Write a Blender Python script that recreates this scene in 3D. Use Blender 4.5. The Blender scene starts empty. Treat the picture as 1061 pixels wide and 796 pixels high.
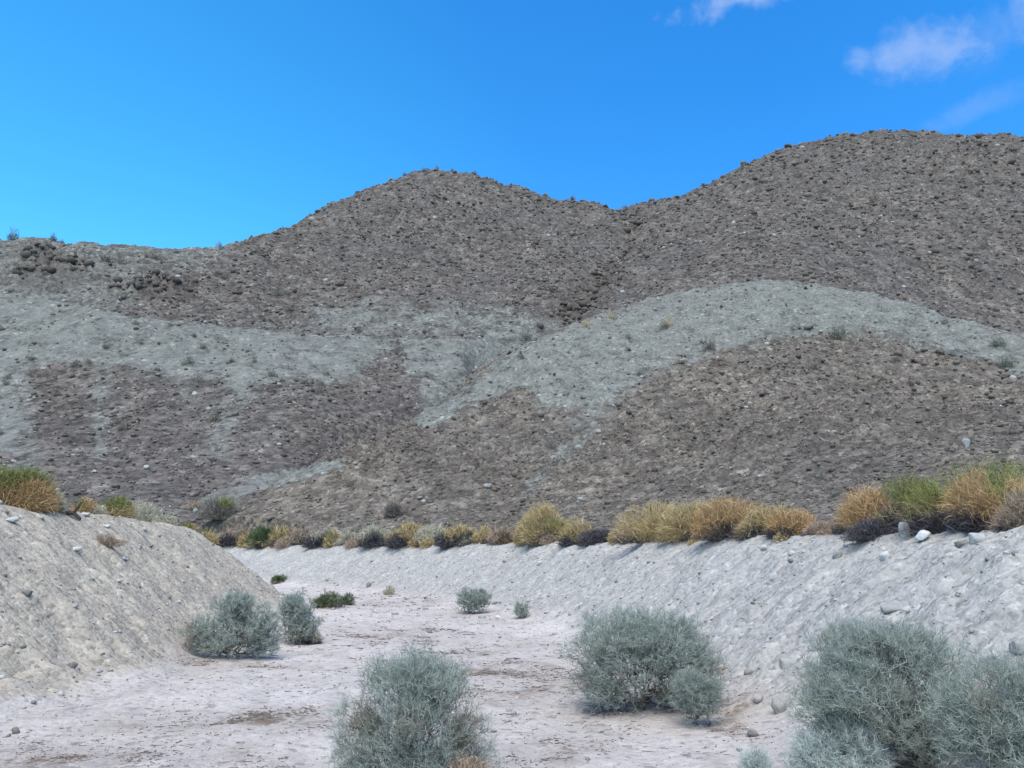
import bpy, math, random
import numpy as np
from mathutils import Vector

R = math.radians
scene = bpy.context.scene
COL = scene.collection
rng = np.random.default_rng(7)

# ------------------------------------------------------------------ camera model (reference pixels 1061 x 796)
F_PX, CX, CY = 766.0, 530.5, 398.0
EYE = 1.6
PITCH = math.atan(172.0 / F_PX)
cp, sp = math.cos(PITCH), math.sin(PITCH)

def ray(px, py):
    u = (px - CX) / F_PX; v = (CY - py) / F_PX
    return np.array([u, cp - v * sp, sp + v * cp])

def at(px, py, Y):
    d = ray(px, py)
    return np.array([d[0] / d[1] * Y, Y, EYE + d[2] / d[1] * Y])

def project(x, y, z):
    zr = z - EYE
    dF = np.maximum(y * cp + zr * sp, 1e-3); dU = -y * sp + zr * cp
    return CX + F_PX * x / dF, CY - F_PX * dU / dF

# ------------------------------------------------------------------ noise
def _h(ix, iy, seed):
    h = (ix.astype(np.int64) * 374761393 + iy.astype(np.int64) * 668265263 + seed * 974634777) & 0xFFFFFFFF
    h = ((h ^ (h >> 13)) * 1274126177) & 0xFFFFFFFF
    h = h ^ (h >> 16)
    return (h & 0xFFFF) / 65535.0

def gnoise(x, y, seed=0):
    x = np.asarray(x, float); y = np.asarray(y, float)
    x0 = np.floor(x); y0 = np.floor(y)
    fx = x - x0; fy = y - y0
    u = fx * fx * fx * (fx * (fx * 6 - 15) + 10); v = fy * fy * fy * (fy * (fy * 6 - 15) + 10)
    def g(dx, dy):
        a = _h(x0 + dx, y0 + dy, seed) * 2 * math.pi
        return np.cos(a) * (fx - dx) + np.sin(a) * (fy - dy)
    n0 = g(0, 0) * (1 - u) + g(1, 0) * u
    n1 = g(0, 1) * (1 - u) + g(1, 1) * u
    return (n0 * (1 - v) + n1 * v) * 1.5

def fbm(x, y, seed=0, octs=4, gain=0.5):
    t = 0; a = 1.0; f = 1.0
    for i in range(octs):
        t = t + a * gnoise(x * f + 13.7 * i, y * f - 7.3 * i, seed + i)
        a *= gain; f *= 2.03
    return t

def sstep(a, b, x):
    t = np.clip((x - a) / (b - a), 0, 1)
    return t * t * (3 - 2 * t)

# ------------------------------------------------------------------ the wash: toe lines of both banks
def catmull(P, n=6):
    P = np.array(P, float); out = []
    for i in range(len(P) - 1):
        p0 = P[max(i - 1, 0)]; p1 = P[i]; p2 = P[i + 1]; p3 = P[min(i + 2, len(P) - 1)]
        for k in range(n):
            t = k / n
            out.append(0.5 * (2 * p1 + (p2 - p0) * t + (2 * p0 - 5 * p1 + 4 * p2 - p3) * t * t + (3 * p1 - p0 - 3 * p2 + p3) * t ** 3))
    out.append(P[-1]); return np.array(out)

RTOE = catmull([(9, -400), (4.2, -60), (3.2, -8), (3.05, 0), (2.85, 4), (2.45, 7.2), (1.75, 12), (0.75, 17.5), (-1.5, 23.5), (-5.2, 29.5), (-12.5, 37), (-24, 43), (-42, 46), (-80, 48), (-160, 50), (-400, 55)], 4)
LTOE = catmull([(-4, -400), (-7, -60), (-5.6, -8), (-5.4, 0), (-5.15, 7.4), (-4.75, 10.2), (-5.05, 14.5), (-6.0, 20.5), (-7.7, 25.5), (-11.5, 29.6), (-20, 33), (-32, 36), (-45, 38), (-80, 40), (-160, 42), (-400, 47)], 4)
WR, HR = 2.75, 1.86
WL, HL = 3.1, 2.32

def sdist(x, y, P):
    best = np.full(x.shape, 1e18); sd = np.zeros(x.shape); arc = np.zeros(x.shape); acc = 0.0
    for a, b in zip(P[:-1], P[1:]):
        d = b - a; L = math.hypot(*d)
        if L < 1e-6: continue
        t = np.clip(((x - a[0]) * d[0] + (y - a[1]) * d[1]) / (L * L), 0, 1)
        qx = x - (a[0] + t * d[0]); qy = y - (a[1] + t * d[1])
        q = qx * qx + qy * qy
        m = q < best
        cr = d[0] * qy - d[1] * qx
        best = np.where(m, q, best)
        sd = np.where(m, -np.sign(cr) * np.sqrt(q), sd)      # + on the right of the line
        arc = np.where(m, acc + t * L, arc)
        acc += L
    return sd, arc

# ------------------------------------------------------------------ hills: thin-plate surfaces through surveyed points
def tps_fit(P):
    P = np.array(P, float); n = len(P)
    X = P[:, :2] / 100.0
    d2 = ((X[:, None] - X[None]) ** 2).sum(-1)
    K = 0.5 * d2 * np.log(d2 + 1e-12)
    A = np.zeros((n + 3, n + 3)); A[:n, :n] = K + np.eye(n) * 2e-4
    A[:n, n] = 1; A[:n, n + 1:] = X; A[n, :n] = 1; A[n + 1:, :n] = X.T
    b = np.zeros(n + 3); b[:n] = P[:, 2]
    return X, np.linalg.solve(A, b)

def tps_eval(fit, x, y):
    X, w = fit; n = len(X)
    sh = x.shape; x = x.ravel() / 100.0; y = y.ravel() / 100.0
    z = w[n] + w[n + 1] * x + w[n + 2] * y
    for i in range(n):
        d2 = (x - X[i, 0]) ** 2 + (y - X[i, 1]) ** 2 + 1e-12
        z = z + w[i] * 0.5 * d2 * np.log(d2)
    return z.reshape(sh)

back_cols = {
    -260: [(528, 45), (405, 76), (322, 97), (240, 122)],
    0: [(532, 47), (470, 60), (400, 77), (322, 99), (300, 106), (250, 125)],
    120: [(532, 49), (465, 62), (400, 78), (327, 99), (318, 106), (256, 128)],
    230: [(530, 51), (440, 69), (400, 79), (338, 98), (329, 106), (259, 130)],
    330: [(490, 60), (420, 76), (348, 99), (341, 107), (285, 132), (219, 170)],
    400: [(430, 77), (400, 84), (351, 101), (344, 109), (318, 117), (270, 142), (199, 195)],
    450: [(400, 87), (354, 103), (346, 110), (319, 119), (250, 155), (189, 205)],
    520: [(378, 95), (356, 105), (348, 112), (320, 122), (250, 160), (199, 212)],
    590: [(350, 106), (322, 120), (270, 152), (220, 220)],
    640: [(312, 124), (265, 165), (227, 232)],
    720: [(297, 115), (250, 150), (202, 228)],
    800: [(287, 112), (240, 146), (163, 238)],
    930: [(310, 118), (250, 146), (200, 182), (157, 250)],
    1061: [(355, 112), (250, 152), (178, 252)],
    1320: [(420, 105), (250, 150), (195, 252)],
}
bp = []
for px, lst in back_cols.items():
    for py, Y in lst: bp.append(at(px, py, Y))
    s = bp[-1]
    bp.append(s + np.array([s[0] / s[1] * 45, 45, -14 if px > 260 else -10]))
for x in (-260, 0, 300):
    bp.append(np.array([x, -150.0, -45.0])); bp.append(np.array([x * 0.9, -20.0, -22.0]))
BACK = tps_fit(bp)

crest = [(235, 530, 46), (330, 484, 53), (400, 449, 59), (500, 387, 67), (560, 352, 73), (620, 327, 77), (720, 300, 82), (800, 292, 84), (900, 312, 84), (960, 335, 82), (1061, 368, 78), (1200, 388, 74), (1420, 440, 68)]
front = [(250, 540, 43), (400, 538, 41), (500, 537, 39), (600, 536, 36), (700, 533, 32), (800, 527, 29), (900, 517, 26), (1061, 503, 23), (1250, 492, 20), (1500, 485, 18),
         (500, 455, 50), (620, 440, 51), (800, 420, 48), (1000, 425, 43), (700, 370, 65), (900, 365, 66), (1061, 425, 50)]
spts = [at(*p) for p in crest + front]
for i, p in enumerate(crest):
    c = at(*p); drop = 13 if i < 5 else (7 if i == 5 else (2 if i in (6, 7) else (6 if i == 8 else 11)))
    n = np.array([-0.55 * 22, 0.83 * 22, -drop * 1.0]) if i < 6 else np.array([0.2 * 22, 22, -drop * 1.0])
    spts.append(c + n)
    spts.append(c + n * np.array([2.6, 2.6, 2.9]))
for x in (-80, 0, 60, 120): spts.append(np.array([x, -30.0, -12.0]))
SPUR = tps_fit(spts)

def pline(pts):
    return np.array([at(*p)[:2] for p in pts])
BENCH = pline([(40, 300, 104), (130, 322, 102.5), (230, 333, 102), (330, 344, 103), (400, 348, 105), (455, 350, 107), (520, 353, 109)])
GULLY = pline([(640, 222, 226), (655, 255, 180), (628, 285, 148), (604, 312, 128), (575, 338, 112), (530, 356, 104), (495, 378, 92), (455, 408, 82), (400, 440, 72), (330, 478, 60)])
OUTCROP = [(48, 277, 114, 8, 1.8), (165, 290, 112, 6, 1.6), (135, 300, 109, 4, 1.0), (592, 320, 122, 5, 1.8), (620, 300, 135, 5, 1.5), (430, 235, 165, 9, 1.2), (850, 205, 190, 12, 1.3), (1000, 190, 195, 12, 1.6), (760, 250, 155, 9, 1.0)]
CUT = at(503, 366, 99)
OUTCROP = [(at(a, b, c)[0], c, r, h) for a, b, c, r, h in OUTCROP]

def terrain(x, y, detail=True):
    """height, region (0 flat/bank, 1 far hills, 2 front spur), and the bank coordinates"""
    x = np.asarray(x, float); y = np.asarray(y, float)
    sr, ar = sdist(x, y, RTOE); sl, al = sdist(x, y, LTOE)
    sl = -sl                                                        # + away from the wash
    wob = 0.18 * gnoise(x * 0.45, y * 0.45, 40) + 0.08 * gnoise(x * 1.4, y * 1.4, 41)
    def bank(s, W, H):
        s = s + wob
        k = 0.22
        a = k * np.log1p(np.exp(np.clip(s / k, -40, 40)))
        return H - 0.16 * np.log1p(np.exp(np.clip((H - a * H / W) / 0.16, -40, 40)))
    br = bank(sr, WR, HR) + 0.012 * np.clip(sr - WR, 0, 30)
    bl = bank(sl, WL, HL) + 0.012 * np.clip(sl - WL, 0, 30)
    inr = sstep(-0.2, 0.5, sr) * (1 - sstep(WR - 0.2, WR + 0.8, sr)); inl = sstep(-0.2, 0.5, sl) * (1 - sstep(WL - 0.2, WL + 0.8, sl))
    z = np.maximum(np.maximum(br, bl), 0)
    if detail:
        z = z + 0.035 * fbm(x * 0.6, y * 0.6, 3, 3)
        z = z + inr * (0.06 * gnoise(ar * 1.1 + 0.35 * sr, sr * 0.35, 11) + 0.04 * gnoise(ar * 3.3 + 0.6 * sr, sr * 0.7, 12) + 0.035 * gnoise(ar * 7 + 0.6 * sr, sr * 1.3, 9) + 0.05 * fbm(x * 2.6, y * 2.6, 13, 4, 0.66))
        z = z + inl * (0.06 * gnoise(al * 1.3 - 0.3 * sl, sl * 0.35, 14) + 0.04 * gnoise(al * 3.6, sl * 0.9, 15) + 0.02 * gnoise(al * 8, sl * 1.6, 8) + 0.042 * fbm(x * 2.8, y * 2.8, 16, 4, 0.66))
        fl = (1 - sstep(-0.3, 0.4, sr)) * (1 - sstep(-0.3, 0.4, sl))
        z = z + fl * (0.022 * fbm(x * 1.6, y * 1.1, 17, 4, 0.6))
        ter = sstep(WR + 0.2, WR + 1.5, sr) + sstep(WL + 0.2, WL + 1.5, sl)
        z = z + np.clip(ter, 0, 1) * 0.09 * fbm(x * 0.9, y * 0.9, 18, 4)
    zb = tps_eval(BACK, x, y); zs = tps_eval(SPUR, x, y)
    zb = np.minimum(zb, 175)
    if detail:
        am = sstep(1.0, 10, zb); asn = sstep(2.0, 9, zs)
        dd = np.clip(np.hypot(x, y) / 130.0, 0.5, 1.7)
        zb = zb + am * dd * (1.3 * fbm(x * 0.035, y * 0.035, 21, 3) + 0.60 * fbm(x * 0.2, y * 0.2, 23, 4, 0.66) + 0.32 * np.abs(fbm(x * 0.75, y * 0.75, 24, 2)))
        sb, _ = sdist(x, y, BENCH); sb = -sb
        zb = zb + .5 * np.exp(-((sb + 1.8) / 1.3) ** 2) - 2.2 * np.exp(-((sb - .6) / 1.5) ** 2)
        sg, ag = sdist(x, y, GULLY)
        zb = zb - (2.6 + 1.0 * gnoise(ag * .12, ag * 0, 33)) * np.exp(-(sg / (1.3 + .018 * y)) ** 2) * sstep(45, 70, y)
        cx_, cy_ = CUT[0], CUT[1]
        zb = zb - 3.2 * np.exp(-(((x - cx_) / 2.6) ** 2 + ((y - cy_) / 4.5) ** 2) ** 2)
        for ox, oy, orr, oh in OUTCROP:
            f = np.exp(-((x - ox) ** 2 + (y - oy) ** 2) / orr ** 2)
            zb = zb + f * oh * (.5 + np.abs(fbm(x * .55, y * .55, 34, 3, .6)))
        # rills running down the left-hand face
        zb = zb + am * 0.5 * gnoise((x + 0.25 * y) * 0.09, y * 0.015, 26) * sstep(110, 80, y)
        zs = zs + asn * (0.6 * fbm(x * 0.07, y * 0.07, 27, 3) + 0.40 * fbm(x * 0.4, y * 0.4, 28, 4, 0.64) + 0.30 * np.abs(fbm(x * 1.2, y * 1.2, 29, 2)))
        zs = zs + asn * 0.35 * gnoise((x * 0.83 + 0.55 * y) * 0.12, (x * .55 - y * .83) * 0.03, 30)
    def smax(a, b, k):
        h = np.clip(0.5 + 0.5 * (a - b) / k, 0, 1)
        return b * (1 - h) + a * h + k * h * (1 - h)
    out = smax(zb, z, 1.0); out = smax(zs, out, 0.9)
    reg = np.zeros(x.shape, int)
    reg[(zb > z)] = 1
    reg[(zs > z) & (zs > zb)] = 2
    # only the far bank / terrace may be buried, never the wash itself
    wash = (sr < WR + 1.0) & (sl < WL + 1.0)
    out = np.where(wash, z, out); reg[wash] = 0
    return out, reg, sr, sl

def hz(x, y):
    return float(terrain(np.array([x]), np.array([y]))[0][0])

def hit(px, py, ymin=3.0, ymax=330.0):
    d = ray(px, py); d = d / d[1]
    Y = ymin * (ymax / ymin) ** np.linspace(0, 1, 700)
    z = terrain(d[0] * Y, Y)[0]
    below = np.nonzero(EYE + d[2] * Y < z)[0]
    if len(below) == 0: return None
    i = below[0]
    Y2 = np.linspace(Y[max(i - 1, 0)], Y[i], 24); z2 = terrain(d[0] * Y2, Y2)[0]
    j = np.nonzero(EYE + d[2] * Y2 < z2)[0]
    j = j[0] if len(j) else 23
    return np.array([d[0] * Y2[j], Y2[j], z2[j]])

def rim_at(px, side, off):
    d = ray(px, 570); d = d / d[1]
    Y = np.linspace(4, 60, 1500)
    _, _, sr, sl = terrain(d[0] * Y, Y, False)
    ok = np.nonzero((sr > WR + off) if side == 'r' else (sl > WL + off))[0]
    if len(ok) and (side == 'r' or Y[ok[0]] < 27): y = Y[ok[0]]
    else:
        zz = terrain(d[0] * Y, Y)[0]; near = Y < 30
        y = Y[int(np.argmax(np.where(near, (zz - EYE) / Y, -9)))] + .4
    return np.array([d[0] * y, y, hz(d[0] * y, y)])

# ------------------------------------------------------------------ mesh helpers
def mesh_np(name, V, faces, mat, attrs=None, parent=None, smooth=False, fattr=None):
    """faces: (n,k) array"""
    V = np.asarray(V, np.float32); faces = np.asarray(faces, np.int32)
    n, k = faces.shape
    me = bpy.data.meshes.new(name)
    me.vertices.add(len(V)); me.vertices.foreach_set('co', V.ravel())
    me.loops.add(n * k); me.loops.foreach_set('vertex_index', faces.ravel())
    me.polygons.add(n)
    me.polygons.foreach_set('loop_start', np.arange(0, n * k, k, dtype=np.int32))
    if smooth: me.polygons.foreach_set('use_smooth', np.ones(n, bool))
    me.update(calc_edges=True)
    for an, av in (attrs or {}).items():
        a = me.attributes.new(an, 'FLOAT', 'POINT'); a.data.foreach_set('value', np.asarray(av, np.float32))
    me.materials.append(mat)
    o = bpy.data.objects.new(name, me); COL.objects.link(o)
    if parent is not None: o.parent = parent
    return o

def tag(o, label=None, cat=None, group=None, kind=None):
    if label: o['label'] = label
    if cat: o['category'] = cat
    if group: o['group'] = group
    if kind: o['kind'] = kind
    return o

def empty(name, loc):
    o = bpy.data.objects.new(name, None); COL.objects.link(o); o.location = loc
    o.empty_display_size = 0.2
    return o

# ------------------------------------------------------------------ materials
def new_mat(name):
    m = bpy.data.materials.new(name); m.use_nodes = True
    nt = m.node_tree; b = nt.nodes['Principled BSDF']
    b.inputs['Roughness'].default_value = 0.95
    b.inputs['Specular IOR Level'].default_value = 0.15
    return m, nt, b

def N(nt, t, **kw):
    n = nt.nodes.new(t)
    for k, v in kw.items(): setattr(n, k, v)
    return n

def noise(nt, vec, scale, detail=4, rough=0.55, dist=0.0):
    n = N(nt, 'ShaderNodeTexNoise')
    n.inputs['Scale'].default_value = scale; n.inputs['Detail'].default_value = detail
    n.inputs['Roughness'].default_value = rough; n.inputs['Distortion'].default_value = dist
    nt.links.new(vec, n.inputs['Vector'])
    return n.outputs['Fac']

def ramp(nt, fac, stops, interp='LINEAR'):
    r = N(nt, 'ShaderNodeValToRGB'); r.color_ramp.interpolation = interp
    e = r.color_ramp.elements
    while len(e) < len(stops): e.new(0.5)
    for i, (p, c) in enumerate(stops):
        e[i].position = p; e[i].color = (c[0], c[1], c[2], 1) if not isinstance(c, (int, float)) else (c, c, c, 1)
    nt.links.new(fac, r.inputs['Fac'])
    return r.outputs['Color']

def mix(nt, fac, a, b, mode='MIX'):
    m = N(nt, 'ShaderNodeMix', data_type='RGBA', blend_type=mode)
    for s, v in ((0, fac), (6, a), (7, b)):
        if isinstance(v, (int, float)): m.inputs[s].default_value = v
        elif isinstance(v, tuple): m.inputs[s].default_value = (*v, 1)
        else: nt.links.new(v, m.inputs[s])
    return m.outputs[2]

def math_n(nt, op, a, b=None, clamp=False):
    m = N(nt, 'ShaderNodeMath', operation=op, use_clamp=clamp)
    for i, v in enumerate((a, b)):
        if v is None: continue
        if isinstance(v, (int, float)): m.inputs[i].default_value = v
        else: nt.links.new(v, m.inputs[i])
    return m.outputs[0]

def attr(nt, name):
    a = N(nt, 'ShaderNodeAttribute'); a.attribute_name = name
    return a.outputs['Fac']

def pos(nt, scale=(1, 1, 1), rot=(0, 0, 0)):
    g = N(nt, 'ShaderNodeNewGeometry'); mp = N(nt, 'ShaderNodeMapping')
    mp.inputs['Scale'].default_value = scale; mp.inputs['Rotation'].default_value = rot
    nt.links.new(g.outputs['Position'], mp.inputs['Vector'])
    return mp.outputs['Vector']

def bump(nt, b, height, strength, dist):
    n = N(nt, 'ShaderNodeBump'); n.inputs['Strength'].default_value = strength; n.inputs['Distance'].default_value = dist
    nt.links.new(height, n.inputs['Height']); nt.links.new(n.outputs['Normal'], b.inputs['Normal'])

def stones(nt, vec, scale, squash=1.0):
    # packed stones: a brightness per stone and its rounded height
    d = noise(nt, vec, scale * .8, 2)
    n = N(nt, 'ShaderNodeTexVoronoi'); n.inputs['Scale'].default_value = scale; n.inputs['Randomness'].default_value = 1.0
    va = N(nt, 'ShaderNodeVectorMath', operation='ADD'); nt.links.new(vec, va.inputs[0])
    sc = N(nt, 'ShaderNodeVectorMath', operation='SCALE'); sc.inputs['Scale'].default_value = .9 / scale
    cm = N(nt, 'ShaderNodeCombineXYZ')
    for i in range(3): nt.links.new(d, cm.inputs[i])
    nt.links.new(cm.outputs[0], sc.inputs[0]); nt.links.new(sc.outputs[0], va.inputs[1]); nt.links.new(va.outputs[0], n.inputs['Vector'])
    sp_ = N(nt, 'ShaderNodeSeparateColor'); nt.links.new(n.outputs['Color'], sp_.inputs[0])
    return sp_.outputs[0], math_n(nt, 'SUBTRACT', 1.0, n.outputs['Distance'])

def hill_mat(name, brown, scree, sc, green=0.0, bstr=0.9):
    m, nt, b = new_mat(name)
    P = pos(nt)
    big = noise(nt, P, 0.05 * sc, 3); mid = noise(nt, P, 0.35 * sc, 5, 0.65); fine = noise(nt, P, 1.7 * sc, 5, 0.7)
    spec = noise(nt, P, 4.2 * sc, 3, 0.6)
    c1 = ramp(nt, mid, [(0.30, tuple(v * 0.55 for v in brown)), (0.5, brown), (0.72, tuple(v * 1.42 for v in brown))])
    c1 = mix(nt, 1.0, c1, ramp(nt, noise(nt, pos(nt, (.35, .12, .12), (0, 0, R(-12))), 0.5, 5, .65, .6), [(0.32, 0.74), (0.5, 1.0), (0.68, 1.2)]), 'MULTIPLY')
    c1 = mix(nt, ramp(nt, big, [(0.4, 0.0), (0.62, 0.55)]), c1, tuple(v * k for v, k in zip(brown, (0.84, 0.87, 0.95))))
    c1 = mix(nt, 1.0, c1, ramp(nt, fine, [(0.32, 0.66), (0.5, 1.0), (0.7, 1.28)]), 'MULTIPLY')
    c1 = mix(nt, ramp(nt, spec, [(0.63, 0.0), (0.69, 0.75)]), c1, tuple(v * 1.6 for v in brown))
    v1, h1 = stones(nt, P, 0.95 * sc); v2, h2 = stones(nt, P, 2.3 * sc)
    c1 = mix(nt, 1.0, c1, ramp(nt, v1, [(0.0, .70), (.5, 1.0), (.9, 1.18), (1.0, 1.4)]), 'MULTIPLY')
    c1 = mix(nt, 1.0, c1, ramp(nt, v2, [(0.0, .68), (.5, 1.0), (.93, 1.2), (1.0, 1.75)]), 'MULTIPLY')
    s1 = ramp(nt, mid, [(0.3, tuple(v * 0.74 for v in scree)), (0.7, tuple(v * 1.22 for v in scree))])
    s1 = mix(nt, 1.0, s1, ramp(nt, fine, [(0.3, 0.68), (0.5, 1.0), (0.72, 1.25)]), 'MULTIPLY')
    s1 = mix(nt, ramp(nt, spec, [(0.64, 0.0), (0.7, 0.6)]), s1, tuple(min(v * 1.7, 0.6) for v in scree))
    s1 = mix(nt, ramp(nt, spec, [(0.29, 0.65), (0.35, 0.0)]), s1, tuple(v * 0.35 for v in scree))
    s1 = mix(nt, 1.0, s1, ramp(nt, v2, [(0.0, .78), (.1, .94), (.5, 1.0), (.93, 1.07), (1.0, 1.6)]), 'MULTIPLY')
    s1 = mix(nt, 1.0, s1, ramp(nt, v1, [(0.0, .9), (.5, 1.0), (1.0, 1.1)]), 'MULTIPLY')
    mk = attr(nt, 'scree')
    mk = math_n(nt, 'ADD', mk, math_n(nt, 'MULTIPLY', math_n(nt, 'SUBTRACT', fine, 0.5), 2.2))
    mk = math_n(nt, 'ADD', mk, math_n(nt, 'MULTIPLY', math_n(nt, 'SUBTRACT', mid, 0.5), 2.0))
    mk = ramp(nt, mk, [(0.2, 0.0), (0.8, 1.0)])
    c = mix(nt, mk, c1, s1)
    gmk = attr(nt, 'warm')
    c = mix(nt, math_n(nt, 'MULTIPLY', gmk, ramp(nt, mid, [(0.42, 0.0), (0.6, 0.75)])), c, (0.088, 0.070, 0.056))
    nt.links.new(c, b.inputs['Base Color'])
    hh = math_n(nt, 'ADD', math_n(nt, 'ADD', math_n(nt, 'MULTIPLY', fine, 1.0), math_n(nt, 'MULTIPLY', h1, 1.1)), math_n(nt, 'MULTIPLY', h2, 0.6))
    rough = math_n(nt, 'SUBTRACT', 1.0, math_n(nt, 'MULTIPLY', mk, 0.45))
    bump(nt, b, math_n(nt, 'MULTIPLY', hh, rough), bstr, 0.55 / sc)
    return m

MAT_HILL = hill_mat('hill_rubble', (0.120, 0.101, 0.082), (0.156, 0.153, 0.129), 1.0, bstr=.6)
MAT_SPUR = hill_mat('spur_rubble', (0.168, 0.138, 0.104), (0.174, 0.170, 0.142), 1.9, bstr=.9)

def bank_col(nt, P, base, dark, rot):
    mid = noise(nt, P, 1.6, 5, 0.65); fine = noise(nt, P, 11, 5, 0.7); spec = noise(nt, P, 34, 3, 0.6)
    T = pos(nt, (0.9, 5.5, 1.2), (0, 0, rot))                 # streaks down the slope
    st = noise(nt, T, 1.6, 5, 0.65, 0.1)
    c = ramp(nt, mid, [(0.3, tuple(v * 0.90 for v in base)), (0.7, tuple(v * 1.07 for v in base))])
    c = mix(nt, 1.0, c, ramp(nt, st, [(0.3, 0.82), (0.5, 1.0), (0.7, 1.10)]), 'MULTIPLY')
    c = mix(nt, 1.0, c, ramp(nt, fine, [(0.28, 0.74), (0.5, 1.0), (0.72, 1.14)]), 'MULTIPLY')
    c = mix(nt, ramp(nt, spec, [(0.27, 0.6), (0.34, 0.0)]), c, dark)
    c = mix(nt, ramp(nt, spec, [(0.67, 0.0), (0.73, 0.5)]), c, (0.5, 0.49, 0.47))
    v1, h1 = stones(nt, P, 5.0); v2, h2 = stones(nt, P, 17.0)
    c = mix(nt, 1.0, c, ramp(nt, v1, [(0.0, .94), (.5, 1.0), (1.0, 1.04)]), 'MULTIPLY')
    c = mix(nt, 1.0, c, ramp(nt, v2, [(0.0, .70), (.3, 1.0), (.93, 1.04), (1.0, 1.35)]), 'MULTIPLY')
    hh = math_n(nt, 'ADD', math_n(nt, 'ADD', fine, math_n(nt, 'MULTIPLY', h2, 0.4)), math_n(nt, 'ADD', math_n(nt, 'MULTIPLY', st, 2.2), math_n(nt, 'MULTIPLY', h1, .5)))
    return c, hh

def sand_col(nt, P):
    W = pos(nt, (1, 0.55, 1), (0, 0, R(12)))
    big = noise(nt, P, 0.35, 4, 0.6); mid = noise(nt, W, 2.0, 6, 0.68); fine = noise(nt, P, 13, 6, 0.72); spec = noise(nt, P, 38, 3, 0.65)
    c = ramp(nt, big, [(0.35, (0.53, 0.476, 0.424)), (0.65, (0.455, 0.402, 0.345))])
    c = mix(nt, 1.0, c, ramp(nt, mid, [(0.3, 0.74), (0.5, 1.0), (0.7, 1.1)]), 'MULTIPLY')
    c = mix(nt, 1.0, c, ramp(nt, fine, [(0.28, 0.66), (0.48, 1.0), (0.7, 1.12)]), 'MULTIPLY')
    lit = math_n(nt, 'MULTIPLY', attr(nt, 'litter'), ramp(nt, math_n(nt, 'ADD', math_n(nt, 'MULTIPLY', mid, 0.5), math_n(nt, 'MULTIPLY', fine, 0.5)), [(0.44, 0.0), (0.55, 0.72)]))
    c = mix(nt, lit, c, (0.170, 0.128, 0.092))
    c = mix(nt, ramp(nt, spec, [(0.30, 0.7), (0.37, 0.0)]), c, (0.17, 0.135, 0.11))
    v2, h2 = stones(nt, P, 14.0)
    c = mix(nt, 1.0, c, ramp(nt, v2, [(0.0, .62), (.12, .95), (.5, 1.0), (1.0, 1.06)]), 'MULTIPLY')
    return c, math_n(nt, 'ADD', math_n(nt, 'MULTIPLY', mid, 2.4), math_n(nt, 'ADD', fine, math_n(nt, 'MULTIPLY', h2, .4)))

def ground_mat():
    m, nt, b = new_mat('desert_soil')
    P = pos(nt)
    cr, hr = bank_col(nt, P, (0.378, 0.353, 0.308), (0.13, 0.12, 0.11), R(25))
    cl, hl = bank_col(nt, P, (0.395, 0.340, 0.262), (0.12, 0.10, 0.085), R(-20))
    cs, hs_ = sand_col(nt, P)
    wl = attr(nt, 'w_left'); ws = attr(nt, 'w_sand'); wt = attr(nt, 'w_terrace')
    c = mix(nt, wl, cr, cl); h = mix(nt, wl, hr, hl)
    c = mix(nt, math_n(nt, 'MULTIPLY', wt, .8), c, mix(nt, 1.0, c, (0.80, 0.76, 0.70), 'MULTIPLY'))
    c = mix(nt, ws, c, cs); h = mix(nt, ws, h, hs_)
    nt.links.new(c, b.inputs['Base Color'])
    bump(nt, b, h, 0.68, 0.06)
    return m
MAT_GROUND = ground_mat()

def var_mat(name, stops, rough=0.9, transl=0.0):
    m, nt, b = new_mat(name)
    c = ramp(nt, attr(nt, 'var'), stops)
    nt.links.new(c, b.inputs['Base Color']); b.inputs['Roughness'].default_value = rough
    return m

def rock_mat(name, stops):
    m, nt, b = new_mat(name)
    P = pos(nt)
    c = ramp(nt, attr(nt, 'var'), stops)
    c = mix(nt, 1.0, c, ramp(nt, noise(nt, P, 9, 5, 0.7), [(0.3, 0.7), (0.7, 1.2)]), 'MULTIPLY')
    nt.links.new(c, b.inputs['Base Color'])
    bump(nt, b, noise(nt, P, 30, 4, 0.6), 0.5, 0.02)
    return m

M_SMOKE = var_mat('blue_grey_twigs', [(0.0, (0.19, 0.225, 0.19)), (0.5, (0.285, 0.318, 0.262)), (1.0, (0.50, 0.54, 0.455))])
M_SMOKE_PALE = var_mat('pale_twigs', [(0.0, (0.29, 0.335, 0.29)), (0.5, (0.46, 0.515, 0.455)), (1.0, (0.62, 0.67, 0.61))])
M_DRYTW = var_mat('dry_twig', [(0.0, (0.15, 0.13, 0.095)), (0.5, (0.26, 0.235, 0.175)), (1.0, (0.40, 0.37, 0.29))])
M_STEM = var_mat('woody_stem', [(0.0, (0.10, 0.08, 0.058)), (1.0, (0.24, 0.20, 0.155))])
M_YEL = var_mat('yellow_straw', [(0.0, (0.21, 0.15, 0.07)), (0.5, (0.43, 0.315, 0.145)), (1.0, (0.59, 0.46, 0.25))])
M_ORA = var_mat('orange_straw', [(0.0, (0.23, 0.142, 0.065)), (0.5, (0.45, 0.285, 0.13)), (1.0, (0.58, 0.40, 0.215))])
M_TAN = var_mat('tan_straw', [(0.0, (0.20, 0.145, 0.10)), (0.5, (0.37, 0.27, 0.185)), (1.0, (0.50, 0.385, 0.28))])
M_PALE = var_mat('pale_straw', [(0.0, (0.30, 0.26, 0.17)), (0.5, (0.45, 0.40, 0.28)), (1.0, (0.58, 0.53, 0.40))])
M_GRN = var_mat('green_leaf', [(0.0, (0.09, 0.098, 0.03)), (0.5, (0.20, 0.20, 0.062)), (1.0, (0.33, 0.31, 0.11))])
M_DKG = var_mat('dark_green_leaf', [(0.0, (0.035, 0.055, 0.025)), (0.5, (0.075, 0.105, 0.045)), (1.0, (0.14, 0.17, 0.075))])
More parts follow.
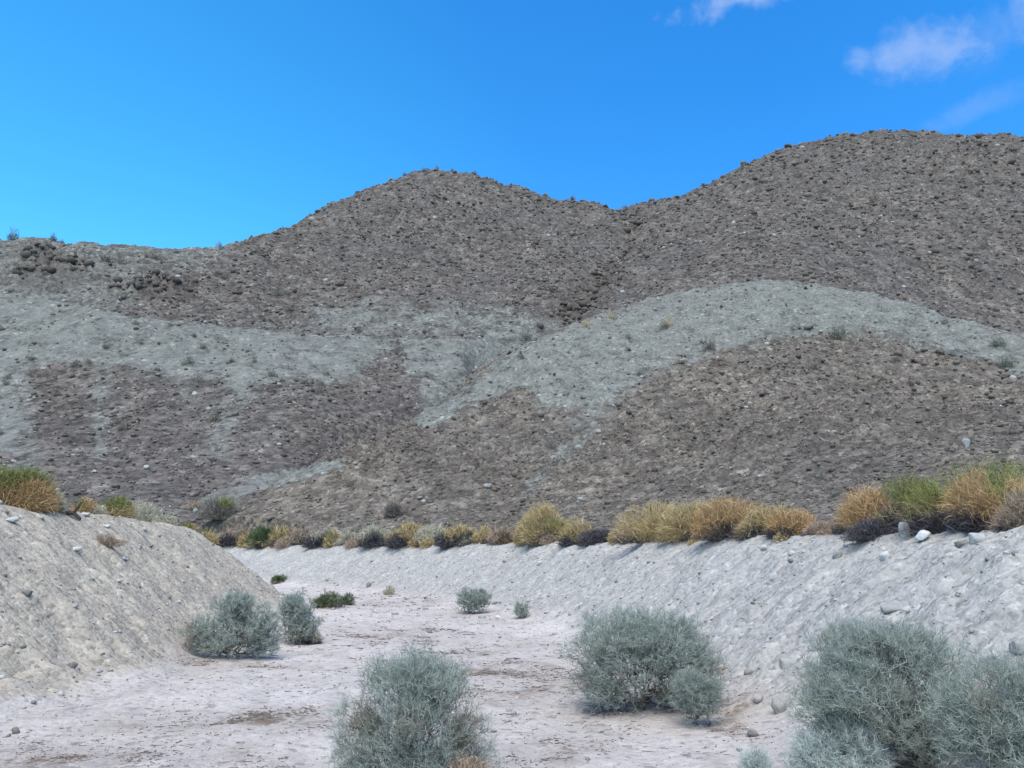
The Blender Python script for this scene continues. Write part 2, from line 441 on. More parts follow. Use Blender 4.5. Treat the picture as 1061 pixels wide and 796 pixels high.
M_DEAD = var_mat('dead_grey_twig', [(0.0, (0.035, 0.033, 0.036)), (0.6, (0.085, 0.078, 0.08)), (1.0, (0.19, 0.17, 0.16))])
M_SCRUB = var_mat('grey_scrub', [(0.0, (0.11, 0.094, 0.072)), (0.6, (0.20, 0.172, 0.135)), (1.0, (0.29, 0.26, 0.21))])
M_SCRUBG = var_mat('olive_scrub', [(0.0, (0.095, 0.10, 0.072)), (0.6, (0.17, 0.175, 0.13)), (1.0, (0.25, 0.25, 0.20))])
M_LITTER = var_mat('brown_litter', [(0.0, (0.06, 0.042, 0.032)), (0.6, (0.14, 0.10, 0.075)), (1.0, (0.26, 0.20, 0.16))])
M_ROCKH = rock_mat('hill_rock', [(0.0, (0.072, 0.058, 0.048)), (0.5, (0.145, 0.119, 0.096)), (0.9, (0.24, 0.21, 0.175)), (1.0, (0.36, 0.34, 0.30))])
M_ROCKP = rock_mat('pale_rock', [(0.0, (0.15, 0.135, 0.115)), (0.55, (0.32, 0.30, 0.265)), (1.0, (0.54, 0.52, 0.475))])

# ------------------------------------------------------------------ terrain meshes
def axis(knots):
    """knots: list of (coordinate, spacing); spacing interpolated between"""
    out = [knots[0][0]]
    xs = [k[0] for k in knots]; ss = [k[1] for k in knots]
    while out[-1] < xs[-1]:
        out.append(out[-1] + float(np.interp(out[-1], xs, ss)))
    return np.array(out)

def in_poly(px, py, poly):
    r = np.zeros(px.shape, bool); n = len(poly); j = n - 1
    for i in range(n):
        xi, yi = poly[i]; xj, yj = poly[j]
        c = ((yi > py) != (yj > py)) & (px < (xj - xi) * (py - yi) / (yj - yi + 1e-9) + xi)
        r ^= c; j = i
    return r

P_SCREE_BACK = [(-300, 296), (0, 300), (60, 312), (130, 327), (230, 338), (330, 347), (400, 350), (440, 352), (475, 352), (530, 349), (575, 345), (640, 330), (640, 420), (440, 470), (435, 412), (432, 392), (412, 358), (392, 372), (370, 386), (345, 404), (322, 392), (292, 388), (256, 412), (226, 386), (182, 396), (120, 380), (50, 374), (10, 402), (-300, 410)]
P_SCREE_LEFT = [(-300, 470), (-300, 370), (12, 380), (14, 440), (5, 470)]
P_SCREE_SPUR = [(420, 440), (500, 383), (560, 348), (620, 320), (720, 290), (800, 280), (900, 296), (960, 312), (1061, 340), (1300, 380), (1300, 420), (1061, 392), (1010, 372), (960, 362), (930, 352), (860, 344), (790, 354), (700, 376), (650, 398), (610, 424), (560, 428), (545, 402), (500, 415), (440, 446)]
P_TRAIL = [(175, 532), (205, 520), (262, 495), (300, 486), (352, 474), (356, 484), (320, 494), (270, 508), (215, 528)]
P_CHUTES = [[(20, 380), (34, 380), (40, 500), (0, 505)], [(240, 400), (256, 398), (235, 470), (205, 475)], [(300, 390), (312, 390), (285, 450), (262, 452)], [(98, 380), (110, 380), (112, 470), (90, 475)], [(186, 395), (196, 393), (192, 430), (180, 432)], [(640, 395), (665, 390), (610, 450), (560, 510), (540, 512), (590, 440)]]
P_WARM = [[(18, 266), (50, 256), (76, 268), (84, 290), (60, 298), (15, 288)], [(140, 286), (168, 280), (200, 292), (190, 306), (145, 302)], [(575, 320), (600, 300), (625, 285), (632, 296), (610, 325), (580, 335)]]

def masks(x, y, z, reg):
    px, py = project(x, y, z)
    s = np.zeros(x.shape); w = np.zeros(x.shape)
    P_HALF = [[(-300, 285), (0, 290), (120, 312), (230, 322), (320, 312), (330, 345), (230, 340), (120, 332), (0, 305), (-300, 300)], [(320, 316), (470, 316), (575, 330), (600, 345), (520, 352), (320, 345)]]
    for k in range(3):
        sc = 0.12 if k == 0 else 0.35
        jx = px + 14 * fbm(x * sc, y * sc, 50 + k, 5, .65); jy = py + 12 * fbm(x * sc, y * sc, 60 + k, 5, .65)
        up_ = np.where((py < 356) & (px < 500), .2, 1.0)
        f = np.where(reg == 2, in_poly(jx, jy, P_SCREE_SPUR), in_poly(px + up_ * (jx - px), py + up_ * (jy - py), P_SCREE_BACK) | in_poly(jx, jy, P_SCREE_LEFT)).astype(float)
        for c in P_CHUTES: f = np.maximum(f, 0.62 * in_poly(jx, jy, c))
        for c in P_HALF: f = np.maximum(f, (.12 if c[0][0] < 0 else .62) * ((reg == 1) & in_poly(jx, jy, c)))
        f = np.maximum(f, in_poly(px + .4 * (jx - px), py + .4 * (jy - py), P_TRAIL))
        # the bare left shoulder under the skyline is half scree
        f = np.maximum(f, 0.55 * ((reg == 1) & (jx < 240 - 1.7 * (jy - 255)) & (jy < 322)))
        s += f / 3
        for c in P_WARM: w = np.maximum(w, in_poly(jx, jy, c) * 1.0)
    fr = (y > 5)
    return s * fr, w * fr

def grid_terrain(xa, ya, hole=None, sink=False):
    X, Y = np.meshgrid(xa, ya)
    Z, reg, sr, sl = terrain(X, Y)
    return X, Y, Z, reg, sr, sl

def split_obj(name, mat, V, quads, sel, attrs):
    q = quads[sel]
    if len(q) == 0: return None
    ids, inv = np.unique(q.ravel(), return_inverse=True)
    o = mesh_np(name, V[ids], inv.reshape(-1, 4), mat, {k: a[ids] for k, a in attrs.items()}, smooth=True)
    o['kind'] = 'structure'
    return o

def quads_of(ny, nx):
    i = np.arange(ny - 1)[:, None] * nx + np.arange(nx - 1)[None]
    return np.stack([i, i + 1, i + nx + 1, i + nx], -1).reshape(-1, 4)

NX0, NX1, NY0, NY1 = -27.0, 25.0, -6.0, 51.0
xa = axis([(NX0, .22), (-12, .08), (-9, .055), (8, .055), (11, .08), (NX1, .2)]); ya = axis([(NY0, .2), (3, .05), (16, .055), (30, .10), (NY1, .15)])
X, Y, Z, reg, sr, sl = grid_terrain(xa, ya)
V = np.stack([X, Y, Z], -1).reshape(-1, 3); Q = quads_of(*X.shape)
fsr = sr.ravel()[Q].mean(1); fsl = sl.ravel()[Q].mean(1); freg = reg.ravel()[Q].max(1)
scm, wm = masks(X.ravel(), Y.ravel(), Z.ravel(), reg.ravel())
# litter belts on the floor
def litter_mask(x, y):
    l = 0.4 * sstep(-0.05, 0.5, fbm(x * 0.55, y * 0.3, 70, 3)) * sstep(-.3, .3, fbm(x * 1.7, y * 1.4, 71, 3))
    for cx, cy, rx, ry, a in ((-2.6, 7.6, 1.1, 0.6, .9), (-3.6, 6.4, 1.3, 0.5, .8), (-0.4, 10.5, 1.4, 3.4, .75), (1.2, 9.6, 0.9, 2.2, .65), (-2.0, 15, 1.5, 2.5, .6), (2.2, 7.6, .8, .9, .8), (-2.3, 6.0, 0.7, 0.7, .7), (-3.2, 25, 2.5, 4, .5), (-4.0, 11.0, 1.2, .4, .7), (0.3, 6.6, .7, .7, .6)):
        l = np.maximum(l, 1.25 * a * (.55 + .9 * sstep(-.25, .35, fbm(x * 1.4, y * 1.1, 72, 3))) * np.exp(-((x - cx) / rx) ** 2 - ((y - cy) / ry) ** 2))
    return l
fx, fy = X.ravel(), Y.ravel()
jit = .22 * fbm(fx * 1.3, fy * 1.3, 80, 4, .6)
A = {'scree': scm, 'warm': wm, 'litter': litter_mask(fx, fy), 'w_sand': 1 - sstep(-.22, .34, np.maximum(sr, sl).ravel() + jit), 'w_left': (sl > sr).ravel() * 1.0,
     'w_terrace': np.maximum(sstep(WR - .2, WR + .6, sr.ravel() + jit), sstep(WL - .2, WL + .6, sl.ravel() + jit))}
toe = 0.12
isf = (fsr < toe) & (fsl < toe)
isr = ~isf & (fsr >= toe) & (fsr < WR + 0.35); isl = ~isf & ~isr & (fsl >= toe) & (fsl < WL + 0.35)
rest = ~(isf | isr | isl)
split_obj('wash_floor', MAT_GROUND, V, Q, isf, A)
split_obj('embankment', MAT_GROUND, V, Q, isr, A)
split_obj('embankment', MAT_GROUND, V, Q, isl, A)
split_obj('terrace', MAT_GROUND, V, Q, rest & (freg == 0), A)
split_obj('foothill', MAT_SPUR, V, Q, rest & (freg == 2), A)
split_obj('hillside', MAT_HILL, V, Q, rest & (freg == 1), A)

xa = axis([(-420, 14), (-150, 1.0), (-110, .45), (110, .45), (190, .65), (300, 4), (480, 16)]); ya = axis([(-420, 16), (-60, 3), (0, .8), (20, .35), (130, .36), (180, .55), (270, .7), (300, 3), (520, 16)])
X, Y, Z, reg, sr, sl = grid_terrain(xa, ya)
V = np.stack([X, Y, Z], -1).reshape(-1, 3).copy(); Q = quads_of(*X.shape)
inner = (V[:, 0] > NX0 + .6) & (V[:, 0] < NX1 - .6) & (V[:, 1] > NY0 + .6) & (V[:, 1] < NY1 - .6)
deep = (V[:, 0] > NX0 + 2) & (V[:, 0] < NX1 - 2) & (V[:, 1] > NY0 + 2) & (V[:, 1] < NY1 - 2)
V[inner, 2] -= 0.25
keep = ~deep[Q].all(1)
freg = reg.ravel()[Q].max(1)
scm, wm = masks(X.ravel(), Y.ravel(), Z.ravel(), reg.ravel())
zz_ = np.zeros(len(V)); wsand = 1 - sstep(-.22, .34, np.maximum(sr, sl).ravel())
A = {'scree': scm, 'warm': wm, 'litter': zz_, 'w_sand': wsand, 'w_left': (sl > sr).ravel() * 1.0, 'w_terrace': (1 - wsand) * sstep(2, 4, np.maximum(sr, sl).ravel())}
split_obj('desert_plain', MAT_GROUND, V, Q, keep & (freg == 0), A)
split_obj('foothill', MAT_SPUR, V, Q, keep & (freg == 2), A)
split_obj('hills', MAT_HILL, V, Q, keep & (freg == 1), A)
HG = dict(x=X.ravel(), y=Y.ravel(), z=Z.ravel(), reg=reg.ravel(), scree=scm)

# ------------------------------------------------------------------ rocks
PHI = (1 + 5 ** .5) / 2
ICO_V = np.array([(-1, PHI, 0), (1, PHI, 0), (-1, -PHI, 0), (1, -PHI, 0), (0, -1, PHI), (0, 1, PHI), (0, -1, -PHI), (0, 1, -PHI), (PHI, 0, -1), (PHI, 0, 1), (-PHI, 0, -1), (-PHI, 0, 1)]) / math.hypot(1, PHI)
ICO_F = np.array([(0, 11, 5), (0, 5, 1), (0, 1, 7), (0, 7, 10), (0, 10, 11), (1, 5, 9), (5, 11, 4), (11, 10, 2), (10, 7, 6), (7, 1, 8), (3, 9, 4), (3, 4, 2), (3, 2, 6), (3, 6, 8), (3, 8, 9), (4, 9, 5), (2, 4, 11), (6, 2, 10), (8, 6, 7), (9, 8, 1)])

def rock_cloud(name, C, size, var, mat, flat=0.6, sink=0.2):
    n = len(C)
    a = rng.uniform(0, 2 * np.pi, n)
    sc = size[:, None] * np.stack([rng.uniform(.7, 1.4, n), rng.uniform(.6, 1.1, n), rng.uniform(.55, 1.1, n) * flat], -1)
    P = ICO_V[None] * (1 + rng.uniform(-.28, .28, (n, 12, 1))) * sc[:, None]
    tx = rng.uniform(-.5, .5, n)[:, None]
    y2 = P[..., 1] * np.cos(tx) - P[..., 2] * np.sin(tx); z2 = P[..., 1] * np.sin(tx) + P[..., 2] * np.cos(tx)
    ca, sa = np.cos(a)[:, None], np.sin(a)[:, None]
    P = np.stack([P[..., 0] * ca - y2 * sa, P[..., 0] * sa + y2 * ca, z2], -1)
    P = P + C[:, None] + np.array([0, 0, 1.0]) * (size * flat * (0.5 - sink))[:, None, None]
    Fc = ICO_F[None] + (np.arange(n) * 12)[:, None, None]
    return mesh_np(name, P.reshape(-1, 3), Fc.reshape(-1, 3), mat, {'var': np.repeat(var, 12)})

def scatter_hills(n, pw=1.0):
    """points on the hill grid in front of the camera, even across the picture"""
    px, py = project(HG['x'], HG['y'], HG['z'])
    ok = np.nonzero((HG['y'] > 18) & (HG['y'] < 290) & (px > -120) & (px < 1180) & (HG['reg'] > 0))[0]
    gx = np.interp(HG['x'][ok], xa[:-1], np.diff(xa)); gy = np.interp(HG['y'][ok], ya[:-1], np.diff(ya))
    d = np.hypot(HG['x'][ok], HG['y'][ok])
    w = gx * gy / d ** pw; w /= w.sum()
    i = rng.choice(ok, n, p=w)
    j = np.stack([HG['x'][i] + rng.uniform(-.3, .3, n), HG['y'][i] + rng.uniform(-.3, .3, n)], -1)
    return np.stack([j[:, 0], j[:, 1], terrain(j[:, 0], j[:, 1])[0]], -1), HG['scree'][i], HG['reg'][i]

C, s, g = scatter_hills(80000, 1.75)
d = np.hypot(C[:, 0], C[:, 1])
sz = d * rng.lognormal(math.log(0.00112), 0.6, len(d))
sz = np.minimum(np.clip(sz, 0.04, 1.1), d * .0042)
keepr = rng.random(len(d)) < np.where(s > .5, 0.3, 1.0) * (.55 + .45 * sstep(-.35, .35, fbm(C[:, 0] * .11, C[:, 1] * .11, 90, 3)))
sz = np.where(s > .5, sz * 0.75, sz)
var = np.clip(rng.beta(2.2, 2.2, len(d)) * .85 + (rng.random(len(d)) < .04 + .26 * (s > .12) * (s < .9)) * .5 + .12 * (s > .5), 0, 1)
C, sz, var = C[keepr], sz[keepr], var[keepr]
for oi, (ox, oy, orr, oh) in enumerate(OUTCROP[:5]):
    m_ = int(45 * orr / 4)
    ex, ey = ox + rng.normal(0, orr * .38, m_), oy + rng.normal(0, orr * .32, m_)
    C = np.concatenate([C, np.stack([ex, ey, terrain(ex, ey)[0]], -1)]); sz = np.concatenate([sz, np.clip(rng.lognormal(math.log(.38), .45, m_), .2, .8)]); var = np.concatenate([var, rng.uniform(.0, .45, m_)])
gp = GULLY[:5]
for k in range(len(gp) - 1):
    t_ = rng.random((70, 1)); e_ = gp[k] * (1 - t_) + gp[k + 1] * t_ + rng.normal(0, 1.3, (70, 2))
    C = np.concatenate([C, np.column_stack([e_, terrain(e_[:, 0], e_[:, 1])[0]])]); sz = np.concatenate([sz, np.clip(rng.lognormal(math.log(.42), .5, 70), .2, 1.0)]); var = np.concatenate([var, rng.uniform(.0, .5, 70)])
o = rock_cloud('rubble', C, sz, var, M_ROCKH, .95, .2)
tag(o, 'dark and pale rubble strewn over the brown hillsides', 'rubble', kind='stuff')

# pebbles on banks and floor
n = 15000
Yp = 4 * (34 / 4) ** rng.random(n); Xp = rng.uniform(-.78, .78, n) * Yp
zt, rg, sr, sl = terrain(Xp, Yp)
ed = np.exp(-(np.minimum(np.abs(sr - .1), np.abs(sl - .1)) / .5) ** 2)
bankish = (sr > .1) | (sl > .1)
ok = (rng.random(n) < np.where(bankish, .75, .25) + ed * .5) & (rg == 0)
C = np.stack([Xp, Yp, zt], -1)[ok]
sz = np.clip(np.hypot(C[:, 0], C[:, 1]) * rng.lognormal(math.log(.0011), .55, len(C)), .006, .10)
o = rock_cloud('pebbles', C, sz, rng.beta(2, 2, len(C)), M_ROCKP, .7, .2)
tag(o, 'small pebbles and clods scattered over the wash and its banks', 'pebbles', kind='stuff')

def icosphere2():
    V = [tuple(v) for v in ICO_V]; Fc = [tuple(f) for f in ICO_F]
    for _ in range(2):
        cache = {}; NF = []
        def midp(a, b):
            k = (min(a, b), max(a, b))
            if k not in cache:
                m = (np.array(V[a]) + np.array(V[b])) / 2; m /= np.linalg.norm(m)
                cache[k] = len(V); V.append(tuple(m))
            return cache[k]
        for a, b, c in Fc:
            ab, bc, ca = midp(a, b), midp(b, c), midp(c, a)
            NF += [(a, ab, ca), (b, bc, ab), (c, ca, bc), (ab, bc, ca)]
        Fc = NF
    return np.array(V), np.array(Fc)
IV, IF = icosphere2()

def single_rock(p, sx, sy, sz_, rz, label, var, seed, tilt=0.0, sink=.25, blocky=.35, cat='rock', name='rock'):
    r = np.random.default_rng(seed)
    P = np.sign(IV) * np.abs(IV) ** .62; P = P + r.normal(0, .03, 3)
    for _ in range(14):                                     # chop flat facets
        nrm = r.normal(size=3); nrm /= np.linalg.norm(nrm)
        h = r.uniform(.6, .98); dd = P @ nrm
        P = P - np.maximum(dd - h, 0)[:, None] * nrm
    P *= 1 + .05 * np.array([math.sin(7 * v[0] + seed) * math.cos(6 * v[1] - seed) for v in IV])[:, None]
    P *= np.array([sx, sy, sz_]) / 1.75
    ct, st = math.cos(tilt), math.sin(tilt)
    P = np.stack([P[:, 0] * ct + P[:, 2] * st, P[:, 1], -P[:, 0] * st + P[:, 2] * ct], -1)
    P[:, 2] += P[:, 2].ptp() * .5 - P[:, 2].ptp() * sink if hasattr(P, 'ptp') else np.ptp(P[:, 2]) * (.5 - sink)
    o = mesh_np(name, P, IF, M_ROCKP, {'var': np.full(len(P), var)})
    o.location = p; o.rotation_euler.z = rz
    tag(o, label, cat)
    return o

# px, py(base), width px, height px, side/off or None, tone, label
ROCKS = [
    (937, 556, 13, 15, .80, 'pale upright wedge-shaped stone standing on the rim below the dark dead brush'),
    (957, 558, 15, 7, 1.0, 'flat white stone lying just beside the upright wedge-shaped stone'),
    (968, 550, 16, 7, .45, 'low grey stone under the dark dead brush behind the flat white stone'),
    (1006, 549, 14, 6, 1.0, 'white oblong stone tilted on the rim below the green topped bush'),
    (917, 580, 9, 9, .95, 'small white angular stone sitting alone on the bank under the dark gully'),
    (1012, 563, 14, 9, .75, 'light stone beside a dark hollow on the upper bank'),
    (996, 566, 12, 6, .15, 'dark brown stone leaning in a hollow of the upper bank'),
    (868, 578, 10, 8, .55, 'grey stone at the foot of the dark earthy gully'),
    (820, 576, 7, 6, .9, 'small bright stone below the orange straw bush on the rim'),
    (792, 570, 9, 5, .8, 'bright flat pebble-like stone under the last straw bushes of the rim'),
    (802, 601, 8, 7, .85, 'small white stone halfway up the bank below the straw bushes'),
    (928, 628, 26, 8, .52, 'long half-buried boulder bulging out of the grey bank'),
    (817, 688, 20, 22, .60, 'rounded half-buried boulder low on the bank with a dark undercut'),
    (857, 662, 15, 9, .35, 'brownish rounded stone on the lower bank above the large right shrub'),
    (786, 727, 11, 8, .5, 'round pale cobble at the toe of the bank'),
    (780, 763, 13, 7, .35, 'brown flat stone on the sand near the small round shrub'),
    (806, 738, 14, 12, .42, 'grey boulder at the bank toe just left of the big shrub'),
    (1030, 690, 22, 14, .8, 'pale boulder on the bank between the two big shrubs'),
    (1057, 674, 18, 10, .6, 'warm grey rock cluster piece on the bank at the frame edge'),
    (16, 760, 9, 7, .15, 'dark grey stone lying on the sand below the tan bank'),
    (75, 692, 12, 7, .2, 'dark stone embedded low in the tan bank'),
    (28, 617, 11, 6, .2, 'dark stone sticking out halfway up the tan bank'),
    (79, 571, 13, 5, .95, 'flat whitish stone below the dry clump on the tan bank'),
    (89, 535, 11, 4, 1.0, 'white stone on the tan bank crest beside the dark stick'),
    (12, 541, 16, 7, .8, 'pale grey slab under the big green and orange bush'),
    (110, 546, 10, 4, .95, 'pale stone on the crest beneath the greenish tuft'),
    (559, 585, 6, 4, .9, 'tiny white stone on the far bank face'),
    (382, 608, 6, 4, .1, 'black stone on the sand at the foot of the far bank'),
    (152, 486, 8, 6, 1.0, 'large pale boulder low on the brown slope above the tan bank'),
    (98, 490, 8, 5, .95, 'light boulder on the brown slope right above the greenish tufts'),
    (505, 505, 13, 7, .95, 'whitish boulder on the rubble slope of the front spur'),
    (1002, 463, 11, 10, .9, 'pair-like pale rounded boulder above the green topped bush'),
    (620, 448, 8, 5, .9, 'pale boulder near the scree chute in the front spur'),
    (985, 366, 12, 7, .75, 'light boulder at the scree edge of the front spur'),
    (838, 341, 14, 8, .1, 'dark brown boulder under the crest of the pale scree'),
]
for i, (px, py, w, h, var, lab) in enumerate(ROCKS):
    p = hit(px, py)
    if p is None: continue
    k = np.linalg.norm(p - np.array([0, 0, EYE])) / F_PX
    if py < 515: var *= .6; w *= .7; h *= .75
    elif px < 300: w *= .75; h *= .75
    single_rock(p, w * k * .85, w * k * .7, h * k * 1.1, rng.uniform(-.4, .4), lab, var, 100 + i, tilt=rng.uniform(-.2, .2), sink=.68 if 'half-buried' in lab else .2)

# ------------------------------------------------------------------ plants
def prisms(A_, B_, ra, rb):
    """three-sided tapered twigs from A to B"""
    n = len(A_); D = B_ - A_
    L = np.linalg.norm(D, axis=1, keepdims=True) + 1e-9; D = D / L
    ref = np.where(np.abs(D[:, 2:3]) < .9, np.array([[0, 0, 1.0]]), np.array([[1.0, 0, 0]]))
    U = np.cross(D, ref); U /= np.linalg.norm(U, axis=1, keepdims=True) + 1e-9
    W = np.cross(D, U)
    Vs = np.empty((n, 6, 3))
    for k in range(3):
        a = 2 * math.pi * k / 3
        o = math.cos(a) * U + math.sin(a) * W
        Vs[:, k] = A_ + o * ra[:, None]; Vs[:, 3 + k] = B_ + o * rb[:, None]
    f = np.array([(0, 1, 4, 3), (1, 2, 5, 4), (2, 0, 3, 5)])
    return Vs.reshape(-1, 3), (f[None] + (np.arange(n) * 6)[:, None, None]).reshape(-1, 4)

def unit(v): return v / (np.linalg.norm(v, axis=-1, keepdims=True) + 1e-9)

def smoke_tree(seed, lobes, n, tw, twl, ntw, base_r=.10):
    """twiggy shrub: nodes fill the lobes and each hangs on its nearest inner node. lobes: (x, z, rx, rz[, y])"""
    r = np.random.default_rng(seed)
    vol = np.array([l[2] * l[2] * l[3] for l in lobes]) ** .8; vol = vol / vol.sum()
    T = []
    for l, v in zip(lobes, vol):
        m = int(n * v) + 1
        q = unit(r.normal(size=(m, 3))) * (r.random((m, 1)) ** .5) * 1.12
        lump = 1 + .3 * np.sin(q[:, :1] * 5 + seed) * np.cos(q[:, 2:] * 6 + seed * 2) + .15 * np.sin(q[:, 1:2] * 9 + q[:, :1] * 4)
        q = q * lump * np.array([l[2], l[2] * .95, l[3]])
        yy = l[4] if len(l) > 4 else 0.0
        T.append(q + np.array([l[0], yy, l[1]]))
    T = np.concatenate(T); T = T[T[:, 2] > .03]
    W_ = T / (.30 * T[:, 2].max())
    gap = np.sin(W_[:, 0] * 2.1 + seed) * np.sin(W_[:, 1] * 2.3 + 2 * seed) + .8 * np.sin(W_[:, 2] * 2.6 + W_[:, 0] * 1.2 + seed)
    T = T[gap < np.random.default_rng(seed + 5).normal(1.0, .35, len(T))]
    d = np.linalg.norm(T - np.array([0, 0, -.05]), axis=1)
    T = T[np.argsort(d)]
    nb = 9
    a = r.uniform(0, 2 * np.pi, nb)
    B = np.stack([np.cos(a) * base_r * r.random(nb), np.sin(a) * base_r * r.random(nb), np.full(nb, -.03)], -1)
    Nn = np.concatenate([B, T]); par = np.full(len(Nn), -1)
    dd = np.linalg.norm(Nn, axis=1)
    for i in range(nb, len(Nn)):
        df = Nn[:i] - Nn[i]
        cost = (df ** 2).sum(1) + .05 * np.maximum(0, dd[:i] - dd[i] + .04)
        # prefer parents that lie below and inwards
        cost = cost * (1 + 1.5 * np.clip((Nn[:i, 2] - Nn[i, 2]) / .15, 0, 1))
        par[i] = int(np.argmin(cost))
    cnt = np.ones(len(Nn))
    for i in range(len(Nn) - 1, nb - 1, -1): cnt[par[i]] += cnt[i]
    rad = np.minimum(tw * cnt ** .33, .011)
    idx = np.arange(nb, len(Nn)); p = par[idx]
    A_ = Nn[p]; B_ = Nn[idx]; ra = np.minimum(rad[p], rad[idx] * 1.3); rb = rad[idx]
    thick = (cnt[idx] > 30)
    sv = r.random(len(idx))
    # twigs
    leaf = np.nonzero(cnt[idx] < 6)[0]
    L = np.repeat(leaf, ntw)
    c0 = np.array([0, 0, .25 * T[:, 2].max()])
    dirs = unit(.5 * unit(B_[L] - A_[L]) + .35 * unit(B_[L] - c0) + np.array([0, 0, .22]) + .75 * r.normal(size=(len(L), 3)) / 1.3)
    st = A_[L] + (B_[L] - A_[L]) * r.random((len(L), 1))
    ln = twl * (.5 + r.random((len(L), 1)))
    mid = st + dirs * ln * .55
    d2 = unit(dirs + .6 * r.normal(size=dirs.shape) + np.array([0, 0, .2]))
    end = mid + d2 * ln * .55
    d3 = unit(dirs + .8 * r.normal(size=dirs.shape)); end2 = mid + d3 * ln * .45
    tv = np.clip(r.normal(.5, .27, len(L)), 0, 1)
    t1 = np.full(len(L), tw)
    FA = np.concatenate([A_[~thick], st, mid, mid]); FB = np.concatenate([B_[~thick], mid, end, end2])
    FRa = np.concatenate([ra[~thick], t1, t1 * .9, t1 * .85]); FRb = np.concatenate([rb[~thick], t1 * .9, t1 * .6, t1 * .55])
    FV = np.concatenate([sv[~thick] * .7, tv, tv, tv])
    return (A_[thick], B_[thick], ra[thick] * 1.1, rb[thick], sv[thick]), (FA, FB, FRa, FRb, FV)

def smoke_shrub(p, lobes_px, n, label, seed, mat=M_SMOKE, ntw=3, twpx=.25, twl=.06, group=None, name='smoke_shrub', stem_mat=None):
    k = np.linalg.norm(np.array(p) - np.array([0, 0, EYE])) / F_PX
    lobes = [tuple([l[0] * k, l[1] * .82 * k, l[2] * .86 * k, l[3] * .82 * k] + ([l[4] * k] if len(l) > 4 else [])) for l in lobes_px]
    root = empty(name, p)
    tag(root, label, 'shrub', group)
    tw = max(.0011, twpx * k * .5); n = int(n * 2.0); ntw += 1
    S, Fo = smoke_tree(seed, lobes, n, tw, twl, ntw)
    if len(S[0]):
        v, f = prisms(*S[:4]); mesh_np('stem', v, f, stem_mat or M_STEM, {'var': np.repeat(S[4], 6)}, root)
    q_ = Fo[0] / (.22 * Fo[0][:, 2].max())
    deadm = (np.sin(q_[:, 0] * 1.9 + seed * 3) * np.sin(q_[:, 1] * 1.7 + seed) + .6 * np.sin(q_[:, 2] * 1.5 + seed) + np.random.default_rng(seed).normal(0, .25, len(q_)) - .25 * q_[:, 2] > .55)
    if deadm.sum() > 900:
        Dd = [a[deadm] for a in Fo]; Fo = [a[~deadm] for a in Fo]
        v, f = prisms(*Dd[:4]); mesh_np('dry_twigs', v, f, M_DRYTW, {'var': np.repeat(Dd[4], 6)}, root)
    v, f = prisms(*Fo[:4]); mesh_np('foliage', v, f, mat, {'var': np.repeat(Fo[4], 6)}, root)
    return root

G1 = 'blue-grey smoke shrubs on the wash floor'
def floor_pt(px, py):
    return hit(px, py, 2.0)
smoke_shrub(floor_pt(428, 812), [(0, 75, 52, 52), (-42, 58, 34, 30), (38, 45, 34, 28), (-10, 112, 36, 22), (18, 104, 30, 24), (-48, 18, 28, 20), (50, 18, 30, 22), (0, 25, 45, 25)], 3600, 'open twiggy blue-grey shrub with a straw tuft at its foot', 11, group=G1, ntw=3)
smoke_shrub(floor_pt(668, 735), [(0, 58, 58, 44), (-38, 55, 36, 42), (40, 60, 36, 40), (-30, 22, 40, 22), (30, 20, 40, 20), (0, 85, 50, 22), (62, 52, 20, 26)], 4600, 'broad dense dome-shaped blue-grey shrub at the toe of the grey bank', 12, group=G1, ntw=4)
smoke_shrub(floor_pt(724, 753), [(0, 30, 20, 28), (-8, 44, 14, 12), (10, 38, 14, 16)], 900, 'small round blue-grey shrub tucked against the broad dome-shaped shrub', 13, M_SMOKE, group=G1, ntw=4)
smoke_shrub(floor_pt(916, 806), [(0, 85, 62, 56), (-38, 60, 36, 44), (50, 70, 42, 46), (-10, 125, 46, 26), (30, 118, 46, 28), (-34, 25, 34, 28), (40, 28, 52, 30)], 5200, 'largest blue-grey shrub with tan inner stems, in front of the grey bank', 14, group=G1, ntw=4)
smoke_shrub(floor_pt(872, 822), [(0, 28, 36, 30), (-22, 34, 20, 20), (22, 32, 20, 22)], 1500, 'pale low twiggy shrub in front of the largest blue-grey shrub', 15, M_SMOKE_PALE, group=G1, ntw=4)
smoke_shrub(floor_pt(1050, 800), [(0, 52, 46, 48), (-30, 40, 30, 36), (30, 66, 30, 36), (0, 20, 45, 24)], 2800, 'blue-grey shrub cut by the frame, right beside the largest shrub', 16, group=G1, ntw=4)
smoke_shrub(floor_pt(785, 812), [(0, 14, 14, 14)], 260, 'sparse little pale sprig of a shrub at the bottom of the sand', 17, M_SMOKE_PALE, group=G1)
smoke_shrub(floor_pt(240, 682), [(-1, 48, 20, 22), (-28, 25, 20, 17), (27, 32, 16, 24), (0, 22, 34, 20), (24, 14, 18, 12), (4, 58, 14, 12)], 2600, 'three-lobed dark blue-grey shrub beside the tan bank', 18, group=G1, ntw=4)
smoke_shrub(floor_pt(306, 667), [(0, 32, 17, 22), (4, 16, 20, 16), (-6, 42, 11, 12)], 1300, 'upright grey-green shrub just behind the three-lobed shrub', 19, group=G1, ntw=4)
smoke_shrub(floor_pt(490, 636), [(0, 14, 17, 13), (-6, 20, 10, 9), (8, 18, 10, 10)], 800, 'neat round blue-grey shrub alone near the far bank', 20, group=G1, ntw=4)
smoke_shrub(floor_pt(540, 641), [(0, 9, 8, 9)], 220, 'faint sparse blue-grey shrub at the foot of the bending bank', 21, group=G1)

